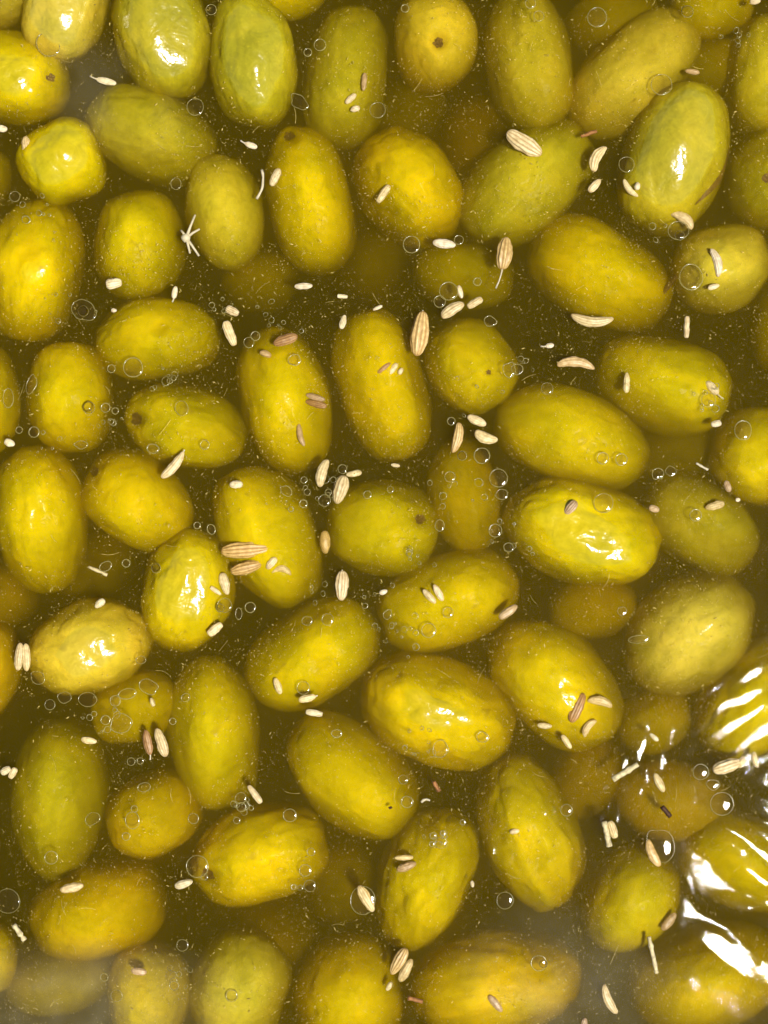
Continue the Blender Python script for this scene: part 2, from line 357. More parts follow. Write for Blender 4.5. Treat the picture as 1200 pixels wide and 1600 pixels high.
def build_olive(i, x, y, Lp, Wp, ang, top, colr, op, ref, rest):
    rz = Wp / 2 * S
    if -3 < top < .3: top = top * .85 - .3
    zc = top * .001 - rz
    k = (H - zc) / H
    c = at(x, y, zc); a = Lp / 2 * S * k; r0 = Wp / 2 * S * k
    nu, nv = (96, 72) if top > -4 else (48, 36)
    th = np.linspace(0, math.pi, nv)
    ca, sa = math.cos(math.radians(ang)), math.sin(math.radians(ang))
    pinch = op.get('pinch', 0); tap = op.get('taper', random.uniform(-.06, .06)); wr = op.get('wr', .8)
    ex = op.get('ex', random.uniform(.74, .88))
    off = Vector((i * 3.7, i * 1.9, i * .7))
    verts = []; s = S * k
    for j, t in enumerate(th):
        u = math.cos(t)
        rr = r0 * (math.sin(t) ** ex if 0 < j < nv - 1 else 0)
        rr *= (1 + tap * u) * (1 - pinch * math.exp(-(u / .35) ** 2) + pinch * .4)
        for q_ in range(nu):
            if j in (0, nv - 1) and q_: break
            ph = 2 * math.pi * q_ / nu
            lx, ly, lz = a * u, rr * math.cos(ph), rr * math.sin(ph)
            n_ = Vector((lx / a, ly / r0, lz / r0))
            d = r0 * (.11 * noise.noise(n_ * 1.2 + off) + .042 * wr * noise.noise(Vector((n_.x * 2.2, n_.y * 3.0, n_.z * 3.0)) + off)
                      + .008 * wr * fbm(Vector((n_.x * 4, n_.y * 9, n_.z * 9)) + off, 1.0, 2))
            cr = abs(noise.noise(Vector((n_.x * 1.5, n_.y * 2.6, n_.z * 2.6)) + off * 1.7))
            d -= r0 * .033 * wr * max(0, 1 - cr * 7) ** 2
            cr = abs(noise.noise(Vector((n_.x * 2.6, n_.y * 5.5, n_.z * 5.5)) - off))
            d -= r0 * .012 * wr * max(0, 1 - cr * 5) ** 2
            nn = Vector((lx / (a * a), ly / (r0 * r0), lz / (r0 * r0))).normalized()
            p = Vector((lx, ly, lz)) + nn * d
            wx, wy = p.x * ca - p.y * sa, p.x * sa + p.y * ca
            z = p.z
            if z > -.25 * r0:
                for (dx, dy, dr, dep) in op.get('dim', ()):
                    g = math.exp(-((wx / s - dx) ** 2 + (-wy / s - dy) ** 2) / (dr * .55) ** 2)
                    z -= g * dep * .001
                if op.get('scar'):
                    dx, dy, dr, _ = op['scar']
                    g = math.exp(-((wx / s - dx) ** 2 + (-wy / s - dy) ** 2) / (dr * 1.05) ** 2)
                    z -= g * (.0016 if op.get('pit') else .0007)
                if op.get('radial'):
                    dx, dy = op['scar'][0], op['scar'][1]
                    ex_, ey_ = wx / s - dx, -wy / s - dy
                    rad = math.hypot(ex_, ey_)
                    z += .00018 * math.sin(math.atan2(ey_, ex_) * 11 + rad * .05) * math.exp(-(rad / 45) ** 2) * min(1, rad / 10)
                if op.get('crease'):
                    # fold along the lower right flank
                    f = (wx / s - (66 - (wy / s + 30) * -.02)) * .93 + (wy / s) * -.37
                    g = math.exp(-((f - (-2)) / 5.5) ** 2) * math.exp(-((wx / s * .37 + wy / s * .93 + 45) / 60) ** 2)
                    z -= g * .0009
            if op.get('nub'):
                dx, dy, dr, dep = op['nub']; dep *= .6
                g = math.exp(-((wx / s - dx) ** 2 + (-wy / s - dy) ** 2 + (z / s - 5) ** 2 * .7) / (dr * .8) ** 2)
                e = Vector((dx, -dy)).normalized()
                wx += e.x * g * dep * s; wy += e.y * g * dep * s
            verts.append((wx, wy, z))
    faces = []
    base = 1
    R = lambda j, q_: base + (j - 1) * nu + (q_ % nu)
    last = len(verts) - 1
    for q_ in range(nu):
        faces.append((0, R(1, q_), R(1, q_ + 1)))
        faces.append((last, R(nv - 2, q_ + 1), R(nv - 2, q_)))
    for j in range(1, nv - 2):
        for q_ in range(nu):
            faces.append((R(j, q_), R(j + 1, q_), R(j + 1, q_ + 1), R(j, q_ + 1)))
    o = mesh_object('olive', verts, faces, M_OLIVE)
    o.location = c
    jit = random.uniform(-.06, .06)
    o.color = (colr[0] * (1 + jit), colr[1] * (1 + jit * .6 + random.uniform(-.02, .02)), colr[2] * random.uniform(.8, 1.3), 1)
    tag(o, f'{ref}, {rest}', 'olive', 'olives in the brine')
    VA = np.array(verts)
    def top_at(dx, dy):
        d2 = (VA[:, 0] / s - dx) ** 2 + (-VA[:, 1] / s - dy) ** 2
        m_ = VA[:, 2] > -.5 * r0
        return VA[m_][np.argmin(d2[m_])]
    def patch(name, pts_fn, mat, lift=.00006):
        """thin skin patch hugging the olive: list of rows of (dx,dy)"""
        rows = pts_fn; vs = []; fs = []
        me = o.data
        from mathutils.bvhtree import BVHTree
        bvh = BVHTree.FromPolygons([Vector(v) for v in verts], faces)
        for row in rows:
            for (dx, dy) in row:
                hit = bvh.ray_cast(Vector((dx * s, -dy * s, .05)), Vector((0, 0, -1)))
                if hit[0] is None:
                    loc, nrm, *_ = bvh.find_nearest(Vector((dx * s, -dy * s, 0)))
                else: loc, nrm = hit[0], hit[1]
                if nrm.z < 0: nrm = -nrm
                vs.append(loc + nrm * lift)
        nc = len(rows[0])
        for a_ in range(len(rows) - 1):
            for b_ in range(nc - 1):
                fs.append((a_ * nc + b_, (a_ + 1) * nc + b_, (a_ + 1) * nc + b_ + 1, a_ * nc + b_ + 1))
        return mesh_object(name, vs, fs, mat, o)
    if op.get('scar'):
        dx, dy, dr, _ = op['scar']
        rows = []
        for rr in np.linspace(.02, .72, 6):
            rows.append([(dx + rr * dr * math.cos(t) * (1 + .55 * noise.noise(Vector((math.cos(t) * 2, math.sin(t) * 2, i * 2.3)))),
                          dy + rr * dr * math.sin(t) * (1 + .55 * noise.noise(Vector((math.cos(t) * 2, math.sin(t) * 2, i * 5.3)))))
                         for t in np.linspace(0, 2 * math.pi, 25)])
        patch('stem_scar', rows, M_SCAR)
    if op.get('crease'):
        rows = []
        for t in np.linspace(0, 1, 26):
            xx = 84 - 58 * t - 14 * math.sin(t * math.pi) * -1; yy = -12 + 92 * t
            w_ = 3.4 * math.sin(t * math.pi) ** .6 + .3
            rows.append([(xx + w_ * e, yy + w_ * .5 * e) for e in (-1, -.5, 0, .5, 1)])
        patch('skin_crease', rows, M_CREASE)
    if op.get('stalk'):
        p = top_at(96, 26)
        tube('stem_stub', [Vector(p) + Vector((-.0008, -.0009, -.0002)), Vector(p) + Vector((.0004, .0004, .0004)), Vector(p) + Vector((.0018, .0022, .0006))],
             [.00045, .0004, .0003], M_SCAR, o)
    OL.append((x, y, Lp / 2, Wp / 2, ang, ref, top, c, a, r0))
    return o

def tube(name, pts, rad, mat, parent=None, sides=8):
    vs = []; fs = []
    for i, p in enumerate(pts):
        d = (pts[min(i + 1, len(pts) - 1)] - pts[max(i - 1, 0)]).normalized()
        u = d.cross(Vector((.1, .2, 1))).normalized(); v = d.cross(u)
        for q_ in range(sides):
            t = 2 * math.pi * q_ / sides
            vs.append(p + (u * math.cos(t) + v * math.sin(t)) * rad[i])
    for i in range(len(pts) - 1):
        for q_ in range(sides):
            fs.append((i * sides + q_, i * sides + (q_ + 1) % sides, (i + 1) * sides + (q_ + 1) % sides, (i + 1) * sides + q_))
    fs.append(tuple(range(sides - 1, -1, -1))); fs.append(tuple((len(pts) - 1) * sides + q_ for q_ in range(sides)))
    return mesh_object(name, vs, fs, mat, parent)

for i, row in enumerate(O):
    build_olive(i, *row)

# ------------------------------------------------------------------ where a small thing lies, in words
def olive_top(px, py):
    """height of the olive skin under a photograph position, or None"""
    best = None
    for (x, y, a, b, ang, ref, top, c, aw, rw) in OL:
        ca, sa = math.cos(math.radians(ang)), math.sin(math.radians(ang))
        dx, dy = px - x, -(py - y)
        u = (dx * ca + dy * sa) / a; v = (-dx * sa + dy * ca) / b
        k = 1 - u * u - v * v
        if k > 0:
            z = c.z + rw * math.sqrt(k)
            if best is None or z > best: best = z
    return best

def where(px, py):
    best = None
    for (x, y, a, b, ang, ref, top, *_ ) in OL:
        if top < -5: continue
        ca, sa = math.cos(math.radians(ang)), math.sin(math.radians(ang))
        dx, dy = px - x, -(py - y)
        u = (dx * ca + dy * sa) / a; v = (-dx * sa + dy * ca) / b
        d = math.hypot(u, v)
        if best is None or d < best[0]: best = (d, dx / a, dy / a, ref)
    d, dx, dy, ref = best
    if d < .45: rel = 'on the middle of'
    else:
        edge = 'at' if d < .97 else 'off'
        hw = 'right' if dx > .28 else 'left' if dx < -.28 else ''
        vw = 'top' if dy > .28 else 'bottom' if dy < -.28 else ''
        side_ = (vw + ' ' + hw).strip() or ('right' if dx > 0 else 'left')
        rel = f'{edge} {side_} of'
    return f'{rel} {ref}'

NAMED = []     # (object, head phrase, place, px, py)
def name_later(o, head, px, py, cat, group):
    NAMED.append((o, head, where(px, py), px, py)); o['category'] = cat; o['group'] = group

def settle_names():
    from collections import defaultdict
    g = defaultdict(list)
    for e in NAMED: g[(e[1], e[2])].append(e)
    for (head, place), es in g.items():
        if len(es) == 1:
            es[0][0]['label'] = f'{head} {place}'; continue
        sx = max(e[3] for e in es) - min(e[3] for e in es); sy = max(e[4] for e in es) - min(e[4] for e in es)
        es.sort(key=lambda e: e[3] if sx >= sy else e[4])
        if len(es) == 2: w = ['left', 'right'] if sx >= sy else ['upper', 'lower']
        elif len(es) == 3: w = ['leftmost', 'middle', 'rightmost'] if sx >= sy else ['topmost', 'middle', 'lowest']
        else:
            o_ = ['first', 'second', 'third', 'fourth', 'fifth', 'sixth', 'seventh', 'eighth']
            w = [f'{o_[k]}-from-{"left" if sx >= sy else "top"}' for k in range(len(es))]
        for e, s_ in zip(es, w): e[0]['label'] = f'{s_} {head} {place}'

# ------------------------------------------------------------------ fennel seeds
CREAM = (.76, .61, .31); WHITE = (.80, .69, .43); TANS = (.68, .48, .20); BROWN = (.44, .25, .09); PINK = (.54, .38, .20)
def build_seed(x, y, Lp, Wp, ang, colr=CREAM, bend=0., groove=.5, tail=0, z=None, form='', tailmat=None, blunt=.86, ribs=9):
    groove = groove * .85; Lp *= .95; Wp *= .9
    hz = surf(x, y)
    ot = olive_top(x, y)
    r0 = Wp / 2 * S
    zc = hz - r0 * .10 if z is None else z * .001
    if ot is not None and z is None and ot > -.0035: zc = min(zc, max(ot + r0 * .45, -.0010))
    if ot is not None and zc - r0 * .55 < ot: zc = ot + r0 * .5
    k = (H - zc) / H
    a = Lp / 2 * S * k; r0 *= k
    nu, nv = 36, 22
    verts = []; gro = []
    off = Vector((x * .13, y * .17, 0))
    ca, sa = math.cos(math.radians(ang)), math.sin(math.radians(ang))
    tw = random.uniform(-.3, .3); skew = random.uniform(-.16, .16)
    roll = random.uniform(0, 6)
    for j in range(nv):
        t = math.pi * j / (nv - 1); u = math.cos(t)
        rr = r0 * (math.sin(t) ** blunt if 0 < j < nv - 1 else 0) * (1 + skew * u)
        for q_ in range(nu):
            if j in (0, nv - 1) and q_: break
            ph = 2 * math.pi * q_ / nu
            wv = math.cos(ribs * (ph + tw * u * .3) + roll)
            rib = 1 + .15 * wv * min(1, groove * 1.6) * min(1, math.sin(t) * 1.5 + .05)
            lx = a * u; ly = rr * rib * math.cos(ph); lz = rr * rib * .72 * math.sin(ph)
            n_ = Vector((u * 2.2, math.cos(ph), math.sin(ph)))
            dn = 1 + .16 * noise.noise(n_ * 1.4 + off)
            ly *= dn; lz *= dn
            ly += bend * a * (1 - u * u) - bend * a * .5
            lx *= 1 + .03 * noise.noise(n_ + off)
            wx, wy = lx * ca - ly * sa, lx * sa + ly * ca
            verts.append((wx, wy, lz))
            gro.append(min(1, max(0, (-wv - .05) * 1.2) * groove + (.35 * groove if abs(u) > .93 else 0)))
    faces = []; R = lambda j, q_: 1 + (j - 1) * nu + (q_ % nu); last = len(verts) - 1
    for q_ in range(nu):
        faces.append((0, R(1, q_), R(1, q_ + 1))); faces.append((last, R(nv - 2, q_ + 1), R(nv - 2, q_)))
    for j in range(1, nv - 2):
        for q_ in range(nu):
            faces.append((R(j, q_), R(j + 1, q_), R(j + 1, q_ + 1), R(j, q_ + 1)))
    o = mesh_object('fennel_seed', verts, faces, M_SEED)
    at_ = o.data.attributes.new('groove', 'FLOAT', 'POINT'); at_.data.foreach_set('value', gro)
    o.location = at(x, y, zc)
    o.rotation_euler = (0, random.uniform(-.06, .06), 0)
    v = random.uniform(.92, 1.08); o.color = (colr[0] * v, colr[1] * v, colr[2] * v * random.uniform(.9, 1.1), 1)
    if tail:
        # dry stalk leaving one end; tail = length in pixels, sign picks the end
        sg = 1 if tail > 0 else -1; tl = abs(tail) * S * k
        d = Vector((ca * sg, sa * sg, 0)); n_ = Vector((-sa, ca, 0))
        st = d * a * .93 + n_ * (-bend * a * .5)
        pts = [st + d * tl * f + n_ * tl * .18 * f * f for f in (0, .3, .65, 1)]
        tube('stalk', pts, [.00018, .00013, .00012, .00015], tailmat or M_PALE, o, 6)
    cname = {CREAM: 'cream', WHITE: 'whitish', TANS: 'tan striped', BROWN: 'brown', PINK: 'pinkish'}[colr]
    size = 'large' if Lp > 50 else 'tiny' if Lp < 21 else 'small' if Lp < 31 else ''
    shape = 'curved' if abs(bend) > .15 else ''
    if form: shape = form
    head = ' '.join(w for w in (size, shape, cname, 'seed') if w)
    name_later(o, head, x, y, 'seed', 'fennel seeds floating on the brine')
    return o

SEEDS = [
 (166, 127, 34, 12, -14, WHITE, dict(tail=-12, groove=.2)), (42, 230, 37, 15, 100, CREAM, dict(groove=.4)), (3, 201, 18, 12, -10, WHITE, dict(groove=.2)),
 (392, 227, 22, 10, -20, WHITE, dict(tail=-8, groove=.2)), (430, 277, 32, 14, 64, WHITE, dict(groove=.35)),
 (569, 128, 30, 9, 85, PINK, dict(z=-.7)), (548, 154, 23, 10, 42, WHITE, dict(z=-.6)), (555, 170, 16, 10, 15, WHITE, dict(z=-.6)),
 (599, 303, 34, 12, 55, WHITE, dict(groove=.4, blunt=.5)), (694, 381, 38, 15, -8, WHITE, dict(groove=.3)),
 (819, 224, 68, 27, -33, CREAM, dict(groove=.75)), (934, 247, 46, 18, 62, CREAM, dict(bend=.32, groove=.7)), (929, 290, 28, 13, 46, CREAM, dict(groove=.4)),
 (985, 295, 38, 11, -48, WHITE, dict(bend=-.22, groove=.2)), (996, 291, 13, 10, 80, WHITE, dict(groove=.1)),
 (1067, 343, 44, 17, -35, CREAM, dict(bend=.28, groove=.2)), (1082, 112, 24, 9, -8, PINK, dict(z=-1)), (1119, 410, 48, 14, 105, WHITE, dict(bend=-.22, groove=.4)),
 (1115, 448, 20, 9, 15, WHITE, dict(z=-.2)), (1180, 2, 18, 10, 10, CREAM, dict()),
 (178, 443, 26, 17, 10, WHITE, dict(groove=.5, blunt=.5, form='chipped')), (273, 457, 21, 10, 80, WHITE, dict(groove=.1, tail=-6)), (178, 485, 9, 7, 0, WHITE, dict(groove=.1)),
 (363, 486, 23, 13, -25, CREAM, dict(groove=.7, blunt=.5, form='chipped')), (359, 521, 43, 16, 111, CREAM, dict(groove=.45, blunt=.55)),
 (271, 727, 56, 15, 50, CREAM, dict(bend=-.12, groove=.5, tail=5)), (15, 692, 18, 13, -20, WHITE, dict(groove=.1)), (369, 757, 22, 13, 0, WHITE, dict(groove=.3)),
 (474, 447, 30, 11, 2, WHITE, dict(groove=.35)), (535, 463, 17, 7, -5, WHITE, dict(blunt=.3, groove=.1, form='rod-like')), (536, 503, 24, 11, 76, WHITE, dict(groove=.25)),
 (590, 481, 17, 6, 25, WHITE, dict(groove=.2)), (656, 521, 74, 28, 82, TANS, dict(groove=.8, tail=4)), (446, 531, 42, 17, 18, BROWN, dict(groove=.8)),
 (415, 553, 20, 11, -20, PINK, dict(bend=.1, groove=.3)), (600, 575, 27, 10, 40, BROWN, dict(groove=.5)), (614, 577, 24, 10, 56, WHITE, dict(groove=.3)), (626, 580, 12, 8, 60, WHITE, dict(groove=.2)),
 (493, 621, 32, 10, -16, PINK, dict(groove=.5)), (494, 631, 36, 12, -14, BROWN, dict(groove=.6)), (470, 680, 37, 10, 104, PINK, dict(bend=.14, groove=.35)),
 (707, 484, 43, 18, 32, CREAM, dict(groove=.6, bend=.1)), (742, 473, 28, 12, 30, CREAM, dict(groove=.6, blunt=.45, form='blunt')), (719, 456, 22, 9, 105, WHITE, dict(groove=.2, z=-.3)),
 (788, 396, 54, 25, 82, TANS, dict(groove=.8, tail=-32)), (745, 657, 34, 15, -25, CREAM, dict(groove=.25)), (759, 683, 40, 19, -20, CREAM, dict(groove=.3, bend=-.18)),
 (714, 684, 51, 16, 78, TANS, dict(groove=.6, bend=-.14)), (504, 739, 47, 18, 74, CREAM, dict(groove=.35, bend=.14)), (532, 765, 48, 23, 74, CREAM, dict(groove=.7)), (553, 740, 26, 11, 10, WHITE, dict(z=-.9, groove=.2)),
 (618, 727, 15, 6, -10, WHITE, dict(z=-.5)), (925, 499, 70, 17, -5, CREAM, dict(bend=-.24, groove=.6)), (900, 569, 62, 17, -6, TANS, dict(bend=.26, groove=.35)),
 (859, 540, 14, 9, 10, WHITE, dict(tail=-8, groove=.1)), (1073, 511, 36, 9, 88, CREAM, dict(blunt=.3, groove=.5, form='rod-like')), (979, 598, 34, 11, 88, WHITE, dict(groove=.4)),
 (1113, 606, 28, 14, -50, WHITE, dict(tail=12, groove=.3)), (1119, 662, 17, 11, 10, WHITE, dict(blunt=.5, groove=.3)), (1137, 760, 20, 11, 110, PINK, dict(groove=.4)),
 (1117, 790, 32, 14, 15, CREAM, dict(groove=.4)), (1153, 781, 8, 7, 0, WHITE, dict(groove=.1)), (1022, 795, 18, 12, -20, PINK, dict(groove=.3)), (892, 793, 28, 15, 50, PINK, dict(groove=.8)),
 (156, 943, 20, 12, 40, WHITE, dict(groove=.3)), (30, 1026, 46, 14, 84, CREAM, dict(groove=.6)), (41, 1027, 46, 14, 92, CREAM, dict(groove=.6)),
 (383, 859, 80, 25, 4, TANS, dict(groove=.8)), (385, 887, 53, 20, 15, TANS, dict(groove=.8)), (351, 912, 37, 16, 106, WHITE, dict(groove=.3)), (337, 923, 21, 7, -36, CREAM, dict(groove=.2, blunt=.4)),
 (336, 983, 29, 15, 40, CREAM, dict(groove=.3, blunt=.5, form='broken')), (231, 1160, 42, 14, 101, BROWN, dict(groove=.5, tail=-9)), (252, 1160, 49, 17, 108, CREAM, dict(groove=.55)),
 (139, 1157, 26, 12, -10, CREAM, dict(groove=.2)), (9, 1204, 18, 12, 30, WHITE, dict(blunt=.5)), (20, 1208, 20, 11, 60, CREAM, dict(blunt=.5)), (238, 1097, 15, 8, 110, WHITE, dict(groove=.1)),
 (424, 880, 24, 12, 50, WHITE, dict(groove=.6)), (440, 892, 32, 11, -5, CREAM, dict(bend=.5, groove=.4)), (534, 915, 49, 21, 88, CREAM, dict(groove=.7, tail=3)), (599, 925, 14, 9, 20, WHITE, dict(groove=.2)),
 (671, 932, 31, 11, -46, WHITE, dict(groove=.4)), (685, 926, 31, 11, -60, WHITE, dict(groove=.4)), (794, 956, 36, 15, 35, PINK, dict(groove=.3)), (434, 1072, 28, 12, 110, WHITE, dict(groove=.3)),
 (480, 1091, 29, 13, 13, CREAM, dict(groove=.3, tail=4)), (491, 1114, 28, 11, -10, WHITE, dict(groove=.2, blunt=.4)), (508, 847, 38, 18, 92, TANS, dict(groove=.1, z=-2)),
 (902, 1106, 52, 19, 65, BROWN, dict(groove=.6)), (938, 1097, 42, 15, -14, CREAM, dict(bend=.22, groove=.4)), (920, 1137, 34, 12, 55, CREAM, dict(bend=.3, groove=.5)), (851, 1134, 24, 10, -5, WHITE, dict(groove=.1)),
 (885, 1159, 27, 10, -55, CREAM, dict(groove=.3)), (1022, 1152, 18, 8, -40, WHITE, dict(groove=.2)), (1136, 1197, 50, 22, 16, CREAM, dict(groove=.6)), (1159, 1191, 20, 11, 60, CREAM, dict()), (1180, 1187, 27, 10, 105, CREAM, dict(bend=.15)),
 (112, 1387, 40, 16, 12, CREAM, dict(z=-.5, groove=.15)), (287, 1381, 31, 14, 18, WHITE, dict(groove=.3)), (398, 1241, 36, 11, -55, CREAM, dict(groove=.4, blunt=.5)), (217, 1518, 26, 13, -8, PINK, dict(groove=.2, z=-.3)),
 (631, 1340, 31, 10, 1, CREAM, dict(groove=.2)), (635, 1354, 34, 14, 20, PINK, dict(groove=.4)), (572, 1404, 49, 17, -60, CREAM, dict(groove=.6)), (623, 1502, 49, 19, 60, TANS, dict(groove=.8)), (634, 1516, 42, 16, 62, CREAM, dict(groove=.3, z=-1.1)),
 (774, 1568, 34, 13, -50, PINK, dict(groove=.2, z=-.3)), (738, 1381, 11, 6, 100, WHITE, dict()), (1030, 1223, 34, 13, -62, CREAM, dict(groove=.4)), (957, 1296, 30, 14, 110, CREAM, dict(groove=.5, blunt=.5)),
 (1020, 1333, 48, 16, -66, TANS, dict(groove=.2, bend=-.14)), (952, 1562, 53, 15, -66, CREAM, dict(groove=.4, bend=-.16)), (1045, 1440, 36, 15, 50, PINK, dict(z=-1.2, groove=.1)), (804, 1299, 16, 9, 10, WHITE, dict(groove=.3)),
 (913, 1598, 16, 10, 80, PINK, dict()), (608, 1541, 16, 9, 60, WHITE, dict(groove=.2)),
]
for (x, y, l, w, a, c, kw) in SEEDS:
    build_seed(x, y, l, w, a, c, **kw)

# ------------------------------------------------------------------ stalk bits
def twig(x, y, Lp, Wp, ang, mat, head, bend=0., dz=.0002, name='dry_twig'):
    hz = max(surf(x, y), (olive_top(x, y) or -1)) + dz
    ca, sa = math.cos(math.radians(ang)), math.sin(math.radians(ang)); pts = []; rad = []
    for f in np.linspace(-1, 1, 9):
        lx = f * Lp / 2; ly = bend * Lp * (1 - f * f) + .6 * noise.noise(Vector((f * 2, x, y)))
        pts.append(Vector(((lx * ca - ly * sa) * S, (lx * sa + ly * ca) * S, .00005 * noise.noise(Vector((f * 3, y, 2))))))
        rad.append(Wp / 2 * S * (1 + .55 * noise.noise(Vector((f * 3, x * .1, 5)))))
    o = tube(name, pts, rad, mat, None, 7); o.location = at(x, y, hz)
    name_later(o, head, x, y, 'twig', 'dry twigs and fibres on the brine'); return o
twig(977, 1206, 46, 9, 31, M_STALK, 'straight straw coloured twig')
twig(948, 1303, 40, 9, -78, M_STALK, 'short straw coloured twig')
twig(1020, 1492, 58, 7, -78, M_STALK, 'long thin straw coloured twig')
twig(153, 892, 32, 5, -24, M_STALK, 'thin greenish twig', dz=-.0003)
twig(30, 1457, 30, 8, -55, M_STALK, 'yellowish twig')
twig(1097, 729, 21, 4, -30, M_PALE, 'thin white twig')
twig(405, 288, 46, 4, 80, M_PALE, 'curved white fibre', bend=-.12)
twig(665, 1252, 14, 4, 10, M_PALE, 'tiny white curved fibre', bend=.2)
twig(649, 1562, 24, 7, -14, M_RED, 'reddish brown twig')
twig(682, 1229, 17, 7, -60, M_RED, 'tiny reddish husk')
twig(1041, 1268, 20, 8, -50, M_DARK, 'tiny dark brown husk')
twig(610, 1262, 5, 4, 20, M_DARK, 'tiny black speck')
twig(920, 209, 26, 6, 20, M_RED, 'reddish stalk bit', dz=-.0006)
# spiky white stalk: a knot with spokes
o = tube('spiky_stalk', [Vector((-.0007, .0002, 0)), Vector((0, 0, .0001)), Vector((.0006, -.0002, 0))], [.0004, .00085, .0003], M_PALE, None, 8)
o.location = at(291, 372, .0006)
for (dx, dy) in ((14, -36), (21, -14), (20, 28), (-8, -12), (6, 24)):
    tube('spoke', [Vector((0, 0, 0)), Vector((dx * .5 * S, -dy * .5 * S + .0001, .0002)), Vector((dx * S, -dy * S, .0001))], [.0003, .0002, .00017], M_PALE, o, 6)
NAMED.append((o, 'white spiky stalk knot with thin spokes', 'at the left side of the dull pale olive', 291, 372)); o['category'] = 'stalk'

# ------------------------------------------------------------------ oil droplets
DROPS = [
 (75, 70, 20, 16, -40), (305, 167, 13), (275, 287, 8, 9, 0), (23, 307, 8), (330, 15, 8), (590, 172, 12), (468, 160, 15, 10, -40, 1), (500, 70, 9), (481, 82, 6),
 (643, 382, 13), (633, 13, 6), (717, 375, 7), (933, 27, 15), (842, 25, 8), (829, 5, 8), (1034, 132, 16), (979, 257, 12), (1060, 360, 16, 14, 0), (1080, 433, 18, 20, 0),
 (130, 484, 20, 15, -30, 1), (208, 574, 15), (284, 638, 10, 12, 15), (13, 622, 8, 15, 0), (49, 600, 7, 15, -20, 1), (165, 637, 7), (180, 642, 5), (53, 675, 8), (127, 695, 10, 6, 0, 1), (239, 701, 9, 7, -10), (30, 672, 5),
 (389, 535, 8), (399, 525, 7), (320, 695, 7), (174, 576, 6), (460, 562, 10, 8, 0, 1), (746, 440, 6), (687, 471, 9), (701, 455, 14), (766, 502, 9, 8, 0, 1), (796, 578, 10, 12, 0, 1), (705, 658, 6), (753, 712, 12), (779, 747, 14), (784, 773, 9, 8, 0, 1), (703, 745, 8),
 (574, 773, 6), (610, 765, 5), (447, 767, 10, 7, -30, 1), (475, 750, 5), (480, 769, 5), (507, 782, 9), (474, 787, 6), (535, 733, 7), (513, 769, 5), (855, 607, 9), (1107, 625, 11), (1161, 672, 13, 15, 0), (942, 716, 9), (971, 718, 9), (1028, 740, 10, 8, 30, 1), (1048, 736, 8, 7, 0, 1), (808, 577, 9, 8, 0),
 (943, 786, 15), (1087, 805, 9), (165, 885, 10, 7, 30), (197, 880, 6), (351, 946, 11), (391, 949, 8), (330, 827, 6, 8, 20), (308, 821, 5), (59, 1059, 12, 9, -30, 1), (101, 1090, 10, 9, 0, 1), (137, 1093, 14, 11, 0), (78, 1101, 8),
 (199, 1084, 14, 8, 10), (180, 1095, 8), (190, 1130, 16, 15, 0, 1), (165, 1125, 7), (232, 1073, 15, 10, -20, 1), (168, 1140, 5), (290, 1090, 7, 6, 40), (220, 1031, 8, 6, 0), (270, 1127, 5), (205, 1190, 6), (219, 1189, 5), (373, 959, 5, 9, 0),
 (512, 968, 9), (480, 970, 8, 7, 0), (700, 957, 8), (670, 985, 11), (606, 960, 8, 6, 60, 1), (474, 1075, 10), (526, 1146, 8, 6, 0), (687, 821, 7, 9, 0), (774, 829, 10), (795, 855, 8, 7, 0, 1), (972, 955, 7), (688, 1170, 11, 13, 0, 1), (998, 999, 16, 6, 5), (754, 1152, 9, 8, 0, 1),
 (207, 1282, 11, 13, 0), (210, 1264, 5), (225, 1230, 10, 7, 10), (302, 1279, 8), (308, 1354, 17), (376, 1247, 8, 9, -40), (377, 1261, 7), (370, 1282, 5), (12, 1408, 19), (285, 1477, 9), (163, 1527, 6), (272, 1540, 7), (182, 1556, 9), (280, 1522, 4), (362, 1556, 9), (80, 1340, 10), (145, 1280, 12, 9, 40, 1), (197, 1307, 6), (319, 1370, 5),
 (453, 1274, 10), (486, 1331, 6), (477, 1360, 9), (484, 1384, 9), (630, 1218, 7), (636, 1253, 9), (567, 1407, 19, 22, 0), (789, 1407, 13), (723, 1285, 4), (689, 1317, 9), (677, 1306, 5), (675, 1319, 4), (692, 1302, 4), (885, 1266, 9), (1095, 1206, 12), (1114, 1226, 10, 8, 0, 1), (1128, 1256, 18), (842, 1505, 12), (1032, 1322, 22, 26, 20, 1), (459, 1386, 4), (469, 1387, 4),
]
BUBBLES = [(130, 486, 8), (139, 637, 9), (722, 712, 7), (1074, 18, 9), (244, 888, 7), (344, 950, 6), (849, 1506, 6), (1062, 368, 7)]
